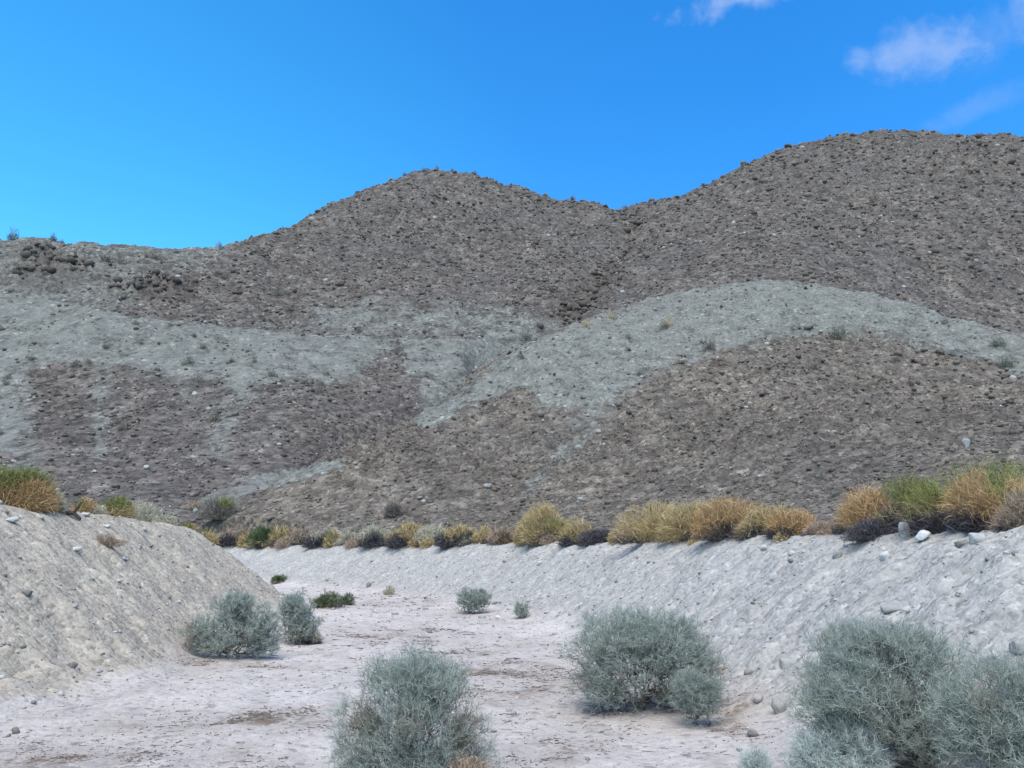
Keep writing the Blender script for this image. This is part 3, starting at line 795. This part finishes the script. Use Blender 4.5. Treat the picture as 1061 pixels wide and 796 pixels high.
# --- dome tufts
def ribbons(P0, P1, P2, w):
    n = len(P0)
    S_ = unit(np.cross(P2 - P0, np.random.default_rng(n).normal(size=(n, 3)))) * w[:, None]
    Vs = np.stack([P0 - S_ * .6, P0 + S_ * .6, P1 - S_, P1 + S_, P2 - S_ * .25, P2 + S_ * .25], 1)
    f = np.array([(0, 1, 3, 2), (2, 3, 5, 4)])
    return Vs.reshape(-1, 3), (f[None] + (np.arange(n) * 6)[:, None, None]).reshape(-1, 4)

def dome(seed, w, h, n, wd, droop=.25, lumps=4, green=0.0, dark=0.0, bl=.25):
    r = np.random.default_rng(seed)
    q = unit(r.normal(size=(n, 3))); q[:, 2] = np.abs(q[:, 2])
    rad = r.random(n) ** .45
    ls = unit(r.normal(size=(lumps, 3)) + np.array([0, 0, .6])); la = r.uniform(.62, 1.25, lumps)
    near = (q @ ls.T)
    lump = la[np.argmax(near, 1)] * (.66 + .36 * near.max(1))
    Pc = q * (rad * lump)[:, None] * np.array([w / 2, w / 2 * .9, h])
    dr = unit(q * np.array([1, 1, .9]) * .8 + np.array([0, 0, .45]) + .5 * r.normal(size=(n, 3)))
    L = h * bl * (.5 + r.random(n)) * np.where(r.random(n) < .1, 1.9, 1.0)
    P0 = Pc - dr * L[:, None] * .5; P0[:, 2] = np.maximum(P0[:, 2], -.04)
    P1 = Pc + .0 * dr
    P2 = Pc + unit(dr + np.array([0, 0, -droop]) + .3 * r.normal(size=(n, 3))) * L[:, None] * .55
    hz_ = Pc[:, 2] / h
    part = np.zeros(n, int)
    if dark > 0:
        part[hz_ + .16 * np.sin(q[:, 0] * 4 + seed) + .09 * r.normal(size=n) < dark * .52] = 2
    if green > 0:
        gi = r.random(lumps) < green
        if not gi.any(): gi[0] = True
        part[gi[np.argmax(near, 1)] & (hz_ + .1 * r.normal(size=n) > (.66 - .25 * green if green < .8 else .12)) & (part == 0)] = 1
    wd_ = np.full(n, wd) * r.uniform(.6, 1.3, n)
    return P0, P1, P2, wd_, part, np.clip(r.normal(.5, .25, n) + .15 * (rad - .7), 0, 1)

def tuft(p, wpx, hpx, label, seed, straw, green=0, dark=0, n=None, group=None, name='desert_shrub', gmat=None, droop=.25, cat='shrub'):
    k = np.linalg.norm(np.array(p) - np.array([0, 0, EYE])) / F_PX
    root = empty(name, p); tag(root, label, cat, group)
    n = n or int(np.clip(wpx * hpx * 5.5, 1000, 11000))
    D = dome(seed, wpx * k * 1.06, hpx * k * .95, n, max(.0018, .19 * k), droop, 3 + int(wpx // 14), green, dark)
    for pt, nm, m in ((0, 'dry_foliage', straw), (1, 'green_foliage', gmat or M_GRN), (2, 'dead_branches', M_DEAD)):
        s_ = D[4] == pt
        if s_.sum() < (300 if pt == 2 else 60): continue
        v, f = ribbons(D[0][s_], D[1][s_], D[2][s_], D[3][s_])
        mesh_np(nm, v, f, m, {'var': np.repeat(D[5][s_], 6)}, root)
    return root

GR = 'dry shrubs lining the rim of the grey bank'
RIM = [  # px, offset behind rim, w, h, straw, green, dark, label
    (240, .6, 42, 21, M_TAN, 0, .75, 'tan bush with a dark underside at the far end of the grey rim'),
    (273, .3, 30, 30, M_YEL, 1.0, .15, 'dense dark green bush standing out in the far row on the rim'),
    (294, .5, 26, 25, M_YEL, .6, .2, 'olive and yellow bush pressed against the dense dark green bush'),
    (309, .8, 22, 20, M_TAN, 0, .6, 'small tan bush between the olive bush and a black-based one'),
    (331, .2, 30, 25, M_PALE, 0, .9, 'black-based bush with a thin straw top, spilling over the far rim'),
    (345, .2, 14, 21, M_YEL, .3, 0, 'narrow yellow bush squeezed beside the black-based spilling bush'),
    (362, .5, 32, 23, M_PALE, .2, .3, 'wide pale straw bush right of the narrow yellow bush'),
    (393, .3, 38, 26, M_PALE, 0, .8, 'straw bush with a wide black base, left of a twin with olive edge'),
    (421, .3, 38, 26, M_YEL, .15, .75, 'straw bush with black base and an olive edge in the far row'),
    (446, .6, 26, 22, M_PALE, .2, .2, 'pale olive bush between two black-based bushes of the far row'),
    (472, .2, 40, 26, M_YEL, .1, .9, 'blackest bush of the far row, its straw cap thin'),
    (499, .5, 26, 23, M_YEL, .1, .3, 'small yellow bush right of the blackest bush'),
    (521, .5, 32, 25, M_TAN, 0, .4, 'pinkish tan bush with dark foot in the middle of the rim'),
    (547, .2, 26, 29, M_YEL, .1, .15, 'upright golden bush left of the green-topped golden bush'),
    (574, .4, 46, 40, M_YEL, .65, .3, 'golden bush with a bright green top in the middle of the rim'),
    (597, .2, 32, 27, M_YEL, 0, .35, 'golden bush with black foot, right of the green-topped golden bush'),
    (622, .3, 40, 22, M_DEAD, 0, 1.0, 'leafless grey dead bush on the rim'),
    (656, .4, 36, 24, M_TAN, 0, 0, 'pale peach coloured dry bush beside the leafless grey bush'),
    (686, .2, 58, 46, M_YEL, .3, .25, 'big yellow-green bush hanging over the rim edge'),
    (720, .5, 56, 47, M_YEL, .1, .3, 'tall golden bush between the hanging yellow-green one and the curly one'),
    (758, .4, 62, 46, M_ORA, 0, .4, 'orange straw bush with curling grey stems and dark base'),
    (795, .5, 58, 42, M_YEL, .1, .25, 'rounded golden straw bush right of the curling orange bush'),
    (827, .5, 52, 34, M_ORA, 0, .3, 'lower orange straw bush near the end of the golden row'),
    (850, .4, 34, 24, M_TAN, 0, .1, 'wispy low tan bush ending the golden row beside the gap'),
    (886, .5, 34, 15, M_DEAD, 0, 1.0, 'low dark brown dead brush in the gap of the rim bushes'),
    (908, .0, 40, 27, M_DEAD, 0, 1.0, 'dark grey dead brush tumbling into the gully of the bank'),
    (915, .7, 56, 62, M_ORA, .1, .2, 'orange-gold bush at the left end of the big green-topped clump'),
    (952, .6, 62, 64, M_YEL, .5, .7, 'green-capped bush with a black hollow beneath, above the white stones'),
    (993, .5, 62, 62, M_YEL, .55, .55, 'bright green-topped bush with golden skirt above the oblong white stone'),
    (1034, .5, 54, 60, M_ORA, .4, .4, 'bush half green half orange toward the end of the big clump'),
    (1066, .3, 46, 52, M_TAN, .1, .2, 'tan straw bush cut off by the frame at the rim'),
    (1042, 2.4, 110, 76, M_YEL, .9, .1, 'olive green bush standing behind the big green-topped clump'),
]
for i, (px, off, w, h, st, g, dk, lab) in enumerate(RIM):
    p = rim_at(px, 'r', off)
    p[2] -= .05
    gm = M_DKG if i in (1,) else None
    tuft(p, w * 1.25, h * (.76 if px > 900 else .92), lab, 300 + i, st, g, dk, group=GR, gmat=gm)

for i in range(26):
    px = 250 + 610 * (i + rng.random()) / 26
    p = rim_at(px, 'r', rng.uniform(-.05, .9)); p[2] -= .04
    tuft(p, rng.uniform(14, 26), rng.uniform(8, 15), 'low straggly straw tuft filling a gap between the taller rim bushes', 700 + i, (M_YEL, M_TAN, M_PALE, M_ORA)[i % 4], 0, 0, group='low straw tufts between the rim bushes', name='dry_tuft', cat='tuft')

GL = 'dry tufts along the crest of the tan bank'
LRIM = [
    (20, .4, 62, 44, M_ORA, .75, 0, 'big bush with green top and orange skirt on the tan bank crest'),
    (-8, .7, 40, 36, M_ORA, .5, 0, 'green and orange bush cut by the frame behind the big crest bush'),
    (51, .3, 24, 25, M_PALE, 0, 0, 'pale straw tuft leaning against the big green and orange bush'),
    (82, .9, 26, 17, M_ORA, .3, 0, 'low orange-olive tuft right of the dark stick'),
    (112, .9, 34, 21, M_YEL, .7, 0, 'greenish yellow tuft in the middle of the tan crest'),
    (97, .6, 20, 13, M_PALE, 0, 0, 'small whitish tuft in front of the greenish yellow tuft'),
    (146, .9, 36, 18, M_PALE, 0, 0, 'wide whitish straw tuft on the tan crest'),
    (168, .9, 28, 15, M_PALE, 0, 0, 'low cream tuft touching the wide whitish tuft'),
    (192, 1.2, 20, 11, M_YEL, .8, 0, 'little green tuft near the end of the tan crest'),
    (213, 1.5, 26, 13, M_YEL, .4, 0, 'yellow olive tuft at the last bend of the tan crest'),
]
for i, (px, off, w, h, st, g, dk, lab) in enumerate(LRIM):
    p = rim_at(px, 'l', off); p[2] -= .04
    tuft(p, w, h, lab, 400 + i, st, g, dk, group=GL, name='dry_tuft', cat='tuft')

tuft(hit(112, 566), 26, 12, 'brown dry clump clinging to the tan bank face', 450, M_TAN, 0, 0, name='dry_tuft', cat='tuft')
tuft(hit(484, 822, 2.0), 72, 40, 'straw coloured dry tuft at the foot of the open twiggy shrub', 451, M_TAN, 0, 0, name='dry_tuft', cat='tuft', n=2600)
tuft(hit(322, 668), 26, 15, 'dry grey-tan clump at the foot of the upright grey-green shrub', 452, M_TAN, 0, .5, name='dry_tuft', cat='tuft')
tuft(hit(338, 629), 32, 15, 'low dark green plant with brown foot on the sand behind the grey-green shrub', 453, M_TAN, 1.0, .15, gmat=M_DKG, name='green_bush', cat='bush')
tuft(hit(358, 627), 16, 12, 'smaller green plant just right of the low dark green one', 454, M_TAN, 1.0, .2, gmat=M_DKG, name='green_bush', cat='bush')
tuft(hit(288, 604), 20, 11, 'dark green plant peeking from behind the nose of the tan bank', 455, M_TAN, 1.0, 0, gmat=M_DKG, name='green_bush', cat='bush')
tuft(hit(403, 616), 13, 8, 'tiny olive tuft on the sand before the far bank', 456, M_PALE, .5, 0, name='dry_tuft', cat='tuft')
tuft(hit(228, 538, 20), 32, 22, 'brown-green bush beside the pale trail on the terrace', 457, M_SCRUB, .3, 0, name='desert_shrub')
tuft(hit(202, 527, 20), 22, 8, 'low peach tuft at the foot of the pale trail', 458, M_TAN, 0, 0, name='dry_tuft', cat='tuft')
tuft(hit(408, 535, 30), 22, 16, 'grey-olive bush on the slope foot behind the far row of rim bushes', 459, M_SCRUB, .3, 0)

# ------------------------------------------------------------------ small shrubs on the hills
def scrub_mesh(seed, mat, n=240, name='scrub'):
    D = dome(seed, 1.1, .62, n, .011, .1, 4, 0, 0, .34)
    v, f = ribbons(*D[:4])
    o = mesh_np(name, v, f, mat, {'var': np.repeat(D[5], 6)})
    return o
protos = {}
def put_scrub(p, wpx, label, kind, group, cat='shrub', name='hill_shrub'):
    k = np.linalg.norm(np.array(p) - np.array([0, 0, EYE])) / F_PX
    mats = {'g': M_SCRUB, 'o': M_SCRUBG, 'y': M_YEL}
    vk = (kind, random.Random(int(abs(p[0]) * 100)).randrange(3))
    if vk not in protos:
        o = scrub_mesh(600 + len(protos), mats[kind], name=name); protos[vk] = o
    else:
        o = protos[vk].copy(); COL.objects.link(o)
    o.name = name
    s = wpx * k / 1.1
    o.location = (p[0], p[1], p[2] - .06 * s); o.rotation_euler = (0, 0, (p[0] * 37.7) % 6.28); o.scale = (s, s, s * 1.1)
    tag(o, label, cat, group)
    return o

NAMED = [
    (868, 350, 26, 'o', 'large grey-green shrub on the pale scree of the front spur'),
    (691, 337, 14, 'y', 'round golden tuft on the pale scree of the front spur'),
    (634, 330, 12, 'y', 'small golden tuft at the scree shoulder of the front spur'),
    (608, 338, 13, 'y', 'yellow tuft at the notch where the front spur meets the far hills'),
    (1041, 381, 22, 'o', 'dark shrub low in the scree near the right end of the spur'),
    (843, 382, 18, 'g', 'brown shrub among rocks just under the spur scree'),
    (663, 388, 11, 'g', 'dark little shrub at the lower edge of the spur scree'),
    (206, 396, 16, 'g', 'round dark shrub at the lower edge of the left scree band'),
    (282, 390, 15, 'o', 'dark green shrub at the tip of the scree tongue'),
    (236, 391, 9, 'g', 'smaller dark shrub between the two larger ones at the scree edge'),
    (78, 380, 13, 'g', 'dark shrub on the pale scree above the brown slope'),
    (163, 384, 9, 'g', 'small grey shrub in the middle of the left scree band'),
    (211, 361, 12, 'g', 'grey shrub in the upper half of the left scree band'),
    (257, 365, 9, 'o', 'olive shrub high on the left scree band'),
    (110, 361, 11, 'g', 'brownish shrub below the old cut line on the left scree'),
    (222, 437, 22, 'g', 'wide dark shrub on the brown slope below the left scree'),
    (345, 410, 9, 'g', 'dark shrub on the brown wedge under the scree'),
    (545, 352, 20, 'o', 'green low shrub on the cut bench below the far peak'),
    (372, 344, 11, 'o', 'green shrub on the bench at the foot of the far peak'),
    (110, 270, 16, 'g', 'grey shrub on the bare left shoulder under the skyline'),
    (160, 268, 12, 'g', 'dark shrub right of the brown outcrop near the left skyline'),
    (20, 280, 12, 'g', 'dark shrub left of the brown outcrop near the left skyline'),
]
for px, py, w, kd, lab in NAMED:
    p = hit(px, py, 18)
    if p is not None: put_scrub(p, w, lab, kd, None)

def skyline(px):
    d = ray(px, 300); d = d / d[1]
    Y = np.linspace(60, 300, 1200); z = terrain(d[0] * Y, Y)[0]
    i = int(np.argmax((z - EYE) / Y))
    return np.array([d[0] * Y[i], Y[i], z[i]])
SKY = [(6, 13, 14, 'bare bluish bush standing tallest on the left skyline'), (49, 10, 9, 'second bare bush on the left skyline, smaller'), (58, 7, 5, 'tiny low bush next to the smaller skyline bush'), (224, 9, 8, 'dark bush where the left skyline meets the peak'),
       (415, 6, 6, 'small bush on the left flank of the far peak skyline'), (450, 5, 5, 'small bush on the very top of the far peak'), (466, 5, 5, 'small bush just right of the far peak top'), (491, 7, 7, 'bush outlined on the right shoulder of the far peak'), (595, 8, 6, 'low bush on the skyline before the saddle'), (650, 8, 7, 'bush in the saddle between the two far hills')]
for i, (px, w, h, lab) in enumerate(SKY):
    p = skyline(px)
    o = put_scrub(p + np.array([0, -.3, -.1]), w, lab, 'g', 'bushes outlined on the skyline', name='skyline_bush', cat='bush')
    o.scale = (o.scale[0], o.scale[1], o.scale[0] * h / w * 1.5)

groups = {1: ('small dark shrub dotting the far grey hillsides', 'small dark shrubs on the far hillsides'), 2: ('small brown shrub dotting the rubble of the front spur', 'small shrubs on the front spur')}
pxs = rng.uniform(0, 1061, 1400); pys = rng.uniform(150, 520, 1400)
cnt = 0
for px, py in zip(pxs, pys):
    if cnt >= 235: break
    p = hit(px, py, 18)
    if p is None: continue
    rg = int(terrain(np.array([p[0]]), np.array([p[1]]))[1][0])
    if rg == 0 or p[1] > 270: continue
    if gnoise(p[0] * .06, p[1] * .06, 95) + .25 * rng.normal() < -.1: continue
    dd = p[1]
    w = min(4 * rng.lognormal(.45, .4), 15) * (1.0 if dd > 90 else 1.25)
    put_scrub(p, w, groups[rg][0], 'g' if rng.random() < .8 else 'o', groups[rg][1]); cnt += 1

# the uncountable small scrub
C, s, g = scatter_hills(5000, 1.6)
keepc = rng.random(len(C)) < np.where(s > .5, .18, 1.0) * sstep(-.3, .5, fbm(C[:, 0] * .09, C[:, 1] * .09, 91, 3))
C = C[keepc]; m = len(C)
d = np.hypot(C[:, 0], C[:, 1])
nb = 34
q = unit(rng.normal(size=(m, nb, 3))); q[..., 2] = np.abs(q[..., 2])
size = (d * rng.uniform(1.6, 4.4, m) / F_PX)[:, None, None]
c0 = C[:, None] + q * size * .5 * rng.random((m, nb, 1)) ** .4 * np.array([1, 1, .8])
dr = unit(q + .5 * rng.normal(size=q.shape)); L = size * .35
v, f = ribbons((c0 - dr * L).reshape(-1, 3), c0.reshape(-1, 3), (c0 + dr * L).reshape(-1, 3), np.repeat(d * .00042, nb))
o = mesh_np('scrub_cover', v, f, M_SCRUB, {'var': np.repeat(np.clip(rng.normal(.45, .25, m * nb), 0, 1), 6)})
tag(o, 'tiny dry scrub speckling all the hillsides', 'scrub', kind='stuff')

# ------------------------------------------------------------------ litter on the sand
n = 90000
Yp = 3.5 * (30 / 3.5) ** rng.random(n); Xp = rng.uniform(-.75, .75, n) * Yp
zt, rg, sr, sl = terrain(Xp, Yp)
ok = (rng.random(n) < (litter_mask(Xp, Yp) ** 1.6 * sstep(-.15, .45, fbm(Xp * 1.6, Yp * 1.1, 77, 4)) * 2.2 + .03)) & (sr < .1) & (sl < .1)
Cx = np.stack([Xp, Yp, zt + .003], -1)[ok]; m = len(Cx)
ang = rng.normal(.15, .75, m); ln = np.clip(Cx[:, 1] * rng.lognormal(math.log(.0026), .75, m), .01, .22)
dv = np.stack([np.cos(ang), np.sin(ang), rng.normal(0, .12, m)], -1) * ln[:, None] * .5
rr = np.clip(Cx[:, 1] * .00042, .0016, .012) * rng.uniform(.6, 1.6, m)
v, f = prisms(Cx - dv, Cx + dv, rr, rr * .5)
o = mesh_np('twig_litter', v, f, M_LITTER, {'var': np.repeat(rng.random(m), 6)})
tag(o, 'brown twig and leaf litter lying in patches on the pale sand', 'litter', kind='stuff')

# dark stick on the left crest
a_ = hit(68, 533); b_ = hit(83, 540)
P_ = np.array([a_ + [0, 0, .04], (a_ + b_) / 2 + [0, 0, .07], b_ + [0, 0, .03]])
P_ = np.concatenate([P_, [P_[1] + np.array([.1, .05, .22])]])
v, f = prisms(np.array([P_[0], P_[1], P_[1]]), np.array([P_[1], P_[2], P_[3]]), np.array([.035, .045, .03]), np.array([.045, .03, .01]))
o = mesh_np('stick', v, f, M_DEAD, {'var': np.full(len(v), .2)})
tag(o, 'dark forked stick lying on the tan bank crest beside the pale tuft', 'stick')

# ------------------------------------------------------------------ light, sky, camera
SUN_EL, SUN_AZ = 62.0, -171.0        # azimuth clockwise from +Y: behind the camera, to the left
az, el = R(SUN_AZ), R(SUN_EL)
sd_ = Vector((math.sin(az) * math.cos(el), math.cos(az) * math.cos(el), math.sin(el)))
L = bpy.data.lights.new('sun', 'SUN'); L.energy = 1.5; L.angle = R(60); L.color = (1.0, .92, .80)
lo = bpy.data.objects.new('sun', L); COL.objects.link(lo)
lo.rotation_euler = (-sd_).to_track_quat('-Z', 'Y').to_euler()

w = bpy.data.worlds.new('World'); scene.world = w; w.use_nodes = True
nt = w.node_tree; bg = nt.nodes['Background']
sky = N(nt, 'ShaderNodeTexSky', sky_type='NISHITA')
sky.sun_disc = False; sky.sun_elevation = el; sky.sun_rotation = az
sky.altitude = 600; sky.air_density = 1.0; sky.dust_density = 0.8; sky.ozone_density = 2.0
hs = N(nt, 'ShaderNodeHueSaturation'); hs.inputs['Saturation'].default_value = 1.38; hs.inputs['Value'].default_value = 1.0
nt.links.new(sky.outputs['Color'], hs.inputs['Color'])
col = mix(nt, 1.0, hs.outputs['Color'], (0.93, 1.22, 1.25), 'MULTIPLY')
tc = N(nt, 'ShaderNodeTexCoord')
low = Vector(ray(60, 330)).normalized()
ddn = N(nt, 'ShaderNodeVectorMath', operation='DOT_PRODUCT'); nt.links.new(tc.outputs['Generated'], ddn.inputs[0]); ddn.inputs[1].default_value = low
col = mix(nt, 1.0, col, ramp(nt, ddn.outputs['Value'], [(0.62, (.80, .92, .98)), (0.82, (.92, .98, 1.0)), (0.98, (1.2, 1.24, 1.04))]), 'MULTIPLY')
def vdot(vec):
    d = N(nt, 'ShaderNodeVectorMath', operation='DOT_PRODUCT'); nt.links.new(tc.outputs['Generated'], d.inputs[0]); d.inputs[1].default_value = vec
    return d.outputs['Value']
n1 = noise(nt, tc.outputs['Generated'], 14, 6, .6, .3); n2 = noise(nt, tc.outputs['Generated'], 45, 5, .6, .2)
nn = math_n(nt, 'ADD', math_n(nt, 'MULTIPLY', n1, .7), math_n(nt, 'MULTIPLY', n2, .3))
tot = None
for px, py, rx, ry, tilt, amt in ((775, -4, 90, 17, 0, .62), (955, 52, 80, 30, -6, .45), (893, 65, 22, 26, 30, .35), (1010, 112, 50, 14, 12, .14), (1066, 8, 28, 40, 20, .35), (1030, 30, 60, 30, 20, .15)):
    c = Vector(ray(px, py)).normalized()
    rt = Vector((0, 0, 1)).cross(c).normalized() * -1; up = c.cross(rt).normalized() * -1
    if up.z < 0: up = -up
    t = R(tilt); ax = rt * math.cos(t) + up * math.sin(t); ay = up * math.cos(t) - rt * math.sin(t)
    u = math_n(nt, 'DIVIDE', vdot(ax), rx / F_PX); 
    v0 = c.dot(ay)
    v_ = math_n(nt, 'DIVIDE', vdot(ay), ry / F_PX)
    e = math_n(nt, 'SQRT', math_n(nt, 'ADD', math_n(nt, 'MULTIPLY', u, u), math_n(nt, 'MULTIPLY', v_, v_)))
    front_ = math_n(nt, 'GREATER_THAN', vdot(c), .5)
    k = math_n(nt, 'SUBTRACT', math_n(nt, 'ADD', math_n(nt, 'MULTIPLY', math_n(nt, 'SUBTRACT', nn, .5), 2.9), 1.0), e)
    k = math_n(nt, 'MULTIPLY', ramp(nt, k, [(0.0, 0.0), (1.0, 1.0)], 'EASE'), amt)
    k = math_n(nt, 'MULTIPLY', k, front_)
    tot = k if tot is None else math_n(nt, 'MAXIMUM', tot, k)
col = mix(nt, tot, col, (2.1, 2.6, 3.7))
nt.links.new(col, bg.inputs['Color']); bg.inputs['Strength'].default_value = 0.078

cam = bpy.data.cameras.new('camera'); co = bpy.data.objects.new('camera', cam); COL.objects.link(co)
cam.sensor_width = 36; cam.lens = 36 * F_PX / 1061.0; cam.clip_start = .1; cam.clip_end = 3000
co.location = (0, 0, EYE); co.rotation_euler = (R(90) + PITCH, 0, 0)
scene.camera = co
vs = scene.view_settings
vs.view_transform = 'Standard'; vs.look = 'None'; vs.gamma = 1.0; vs.exposure = 1.75; vs.use_curve_mapping = False
scene.cycles.max_bounces = 6
